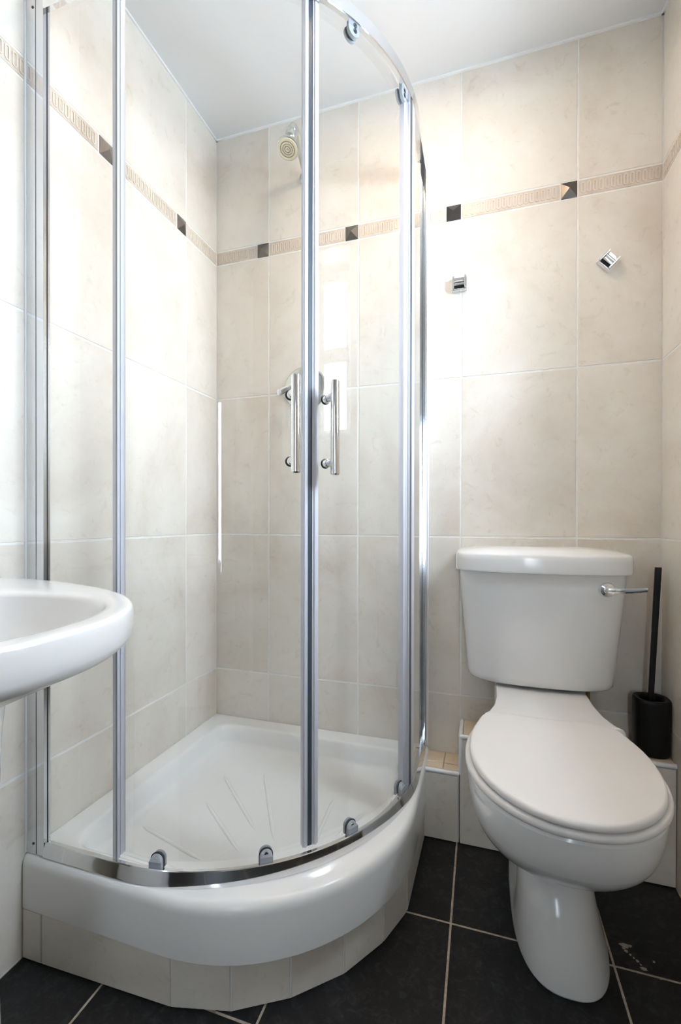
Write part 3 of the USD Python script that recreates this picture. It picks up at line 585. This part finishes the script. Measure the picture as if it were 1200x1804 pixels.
part('valve_body', join(cyl((1.262, -.060, ZH), (1.262, -.060, ZH+.050), .013, 20), cyl((1.245, -.060, ZH+.040), (1.285, -.060, ZH+.040), .0085, 16), cyl((1.262, -.060, ZH+.048), (1.262, -.060, ZH+.066), .009, 16)), 'brass', vk, smooth=35)

# ------------------------------------------------------------------ toilet brush
BX, BY = 1.3855, -.056
tb = thing('toilet_brush', 'black toilet brush standing in its oval black holder on the ledge', 'toilet brush', loc=(BX, BY, ZH))
def oval(kx, ky, z, n=56, e=2.5):
    th = np.linspace(0, 2*np.pi, n, endpoint=False); return np.array([(BX+kx*math.copysign(abs(math.cos(a))**(2/e), math.cos(a)), BY+ky*math.copysign(abs(math.sin(a))**(2/e), math.sin(a)), z) for a in th])
hs = [(.034, .030, 0), (.0385, .0345, .0012), (.0405, .0365, .005), (.0415, .0375, .02), (.043, .039, .10), (.0435, .0395, .140), (.0430, .039, .1465), (.041, .037, .150), (.034, .030, .1495), (.030, .026, .147), (.0265, .0225, .138), (.025, .021, .09)]
part('brush_holder', loft([oval(a, b, ZH+z) for a, b, z in hs]), 'black', tb, smooth=40)
hb = np.array([BX-.005, BY-.002, ZH+.095]); ht = np.array([1.3985, -.060, .820])
d_ = (ht-hb)/np.linalg.norm(ht-hb)
S = []
for t in np.linspace(0, 1, 10):
    p = hb+(ht-hb)*t; w, h = .0072-.0012*(1-t), .0052
    q = np.array([(w, h-.0015), (w-.0015, h), (-w+.0015, h), (-w, h-.0015), (-w, -h+.0015), (-w+.0015, -h), (w-.0015, -h), (w, -h+.0015)]); S.append(np.c_[p[0]+q[:, 0], p[1]+q[:, 1], np.full(8, p[2])])
part('brush_handle', loft(S), 'black', tb, smooth=50)
part('brush_head', lathe([(0, .0), (.016, .004), (.019, .02), (.019, .05), (.013, .066), (0, .07)], 24, (BX-.006, BY-.002, ZH+.030)), 'black', tb, smooth=40)

# ------------------------------------------------------------------ pedestal basin on the left wall
YB = -1.12
bs = thing('washbasin', 'white ceramic pedestal washbasin with rounded rim on the left wall', 'washbasin', loc=(0.0, YB, 0))
def boutline(pts, n=240):
    c_ = curve(pts, 60); full = np.vstack([np.c_[c_[:, 1], YB+c_[:, 0]], np.c_[c_[::-1, 1], YB-c_[::-1, 0]][1:]])
    return resample(full, n)
OUT = boutline([(0, .546), (.055, .541), (.10, .526), (.16, .487), (.213, .427), (.257, .345), (.292, .240), (.310, .150), (.3155, .075), (.316, .006)])
INN = boutline([(0, .508), (.05, .503), (.095, .488), (.145, .452), (.178, .395), (.1955, .325), (.196, .262), (.184, .215), (.150, .178), (.09, .160), (0, .156)])
def align(P, n=240):
    # start at the front-most point so that rings pair up
    k = np.argmax(P[:, 0]-1e-3*abs(P[:, 1]-YB)); P = np.roll(P, -k, axis=0)
    return P if sg.Polygon(P).exterior.is_ccw else np.roll(P[::-1], 1, axis=0)
# angular resampling about a common centre keeps the rings matched
def polar(P, c0=(.30, YB), n=240):
    P = np.vstack([P, P[:1]]); d = P-np.array(c0); a = np.unwrap(np.arctan2(d[:, 1], d[:, 0])); r0 = np.hypot(d[:, 0], d[:, 1])
    if a[-1] < a[0]: a, r0 = a[::-1], r0[::-1]
    q = np.linspace(0, 2*np.pi, n, endpoint=False); rr = np.interp((q-a[0]) % (2*np.pi)+a[0], a, r0)
    return np.array(c0)+np.c_[rr*np.cos(q), rr*np.sin(q)]
PO, PI_ = polar(OUT), polar(INN)
def shrink(P, d, c0=(.30, YB), back=True):
    v = P-np.array(c0); L = np.hypot(v[:, 0], v[:, 1]); k = np.maximum(0, 1-d/L)[:, None]; Q = np.array(c0)+v*k
    if back: Q[:, 0] = np.where(P[:, 0] < .012, np.maximum(P[:, 0], .004), Q[:, 0])
    return Q
def mix2(k): return PI_*(1-k)+PO*k
S = [sec(shrink(PI_, .17, back=False), .722), sec(shrink(PI_, .13, back=False), .724), sec(shrink(PI_, .08, back=False), .734), sec(shrink(PI_, .045, back=False), .751), sec(shrink(PI_, .02, back=False), .780), sec(shrink(PI_, .008, back=False), .806),
     sec(shrink(PI_, .003, back=False), .820), sec(PI_, .8255), sec(mix2(.10), .8285), sec(mix2(.3), .8295), sec(mix2(.55), .830), sec(mix2(.80), .830), sec(shrink(PO, .0045), .829), sec(shrink(PO, .0022), .8275), sec(shrink(PO, .0008), .825), sec(shrink(PO, .0002), .818), sec(PO, .806), sec(shrink(PO, .0015), .793),
     sec(shrink(PO, .005), .786), sec(shrink(PO, .012), .779), sec(shrink(PO, .020), .7755), sec(shrink(PO, .024), .775), sec(shrink(PO, .028), .773), sec(shrink(PO, .06), .758), sec(shrink(PO, .10), .740), sec(shrink(PO, .14), .722), sec(shrink(PO, .18), .700)]
part('basin', loft(S), 'ceramic', bs, smooth=50)
def pedo(a, b, z, n=64):
    th = np.linspace(0, 2*np.pi, n, endpoint=False); return np.c_[.163+a*np.cos(th), YB+.02+b*np.sin(th), np.full(n, z)]
part('pedestal', loft([pedo(.138, .178, .0), pedo(.140, .180, .006), pedo(.134, .172, .03), pedo(.130, .166, .2), pedo(.130, .165, .5), pedo(.134, .17, .62), pedo(.14, .18, .70)]), 'ceramic', bs, smooth=45)
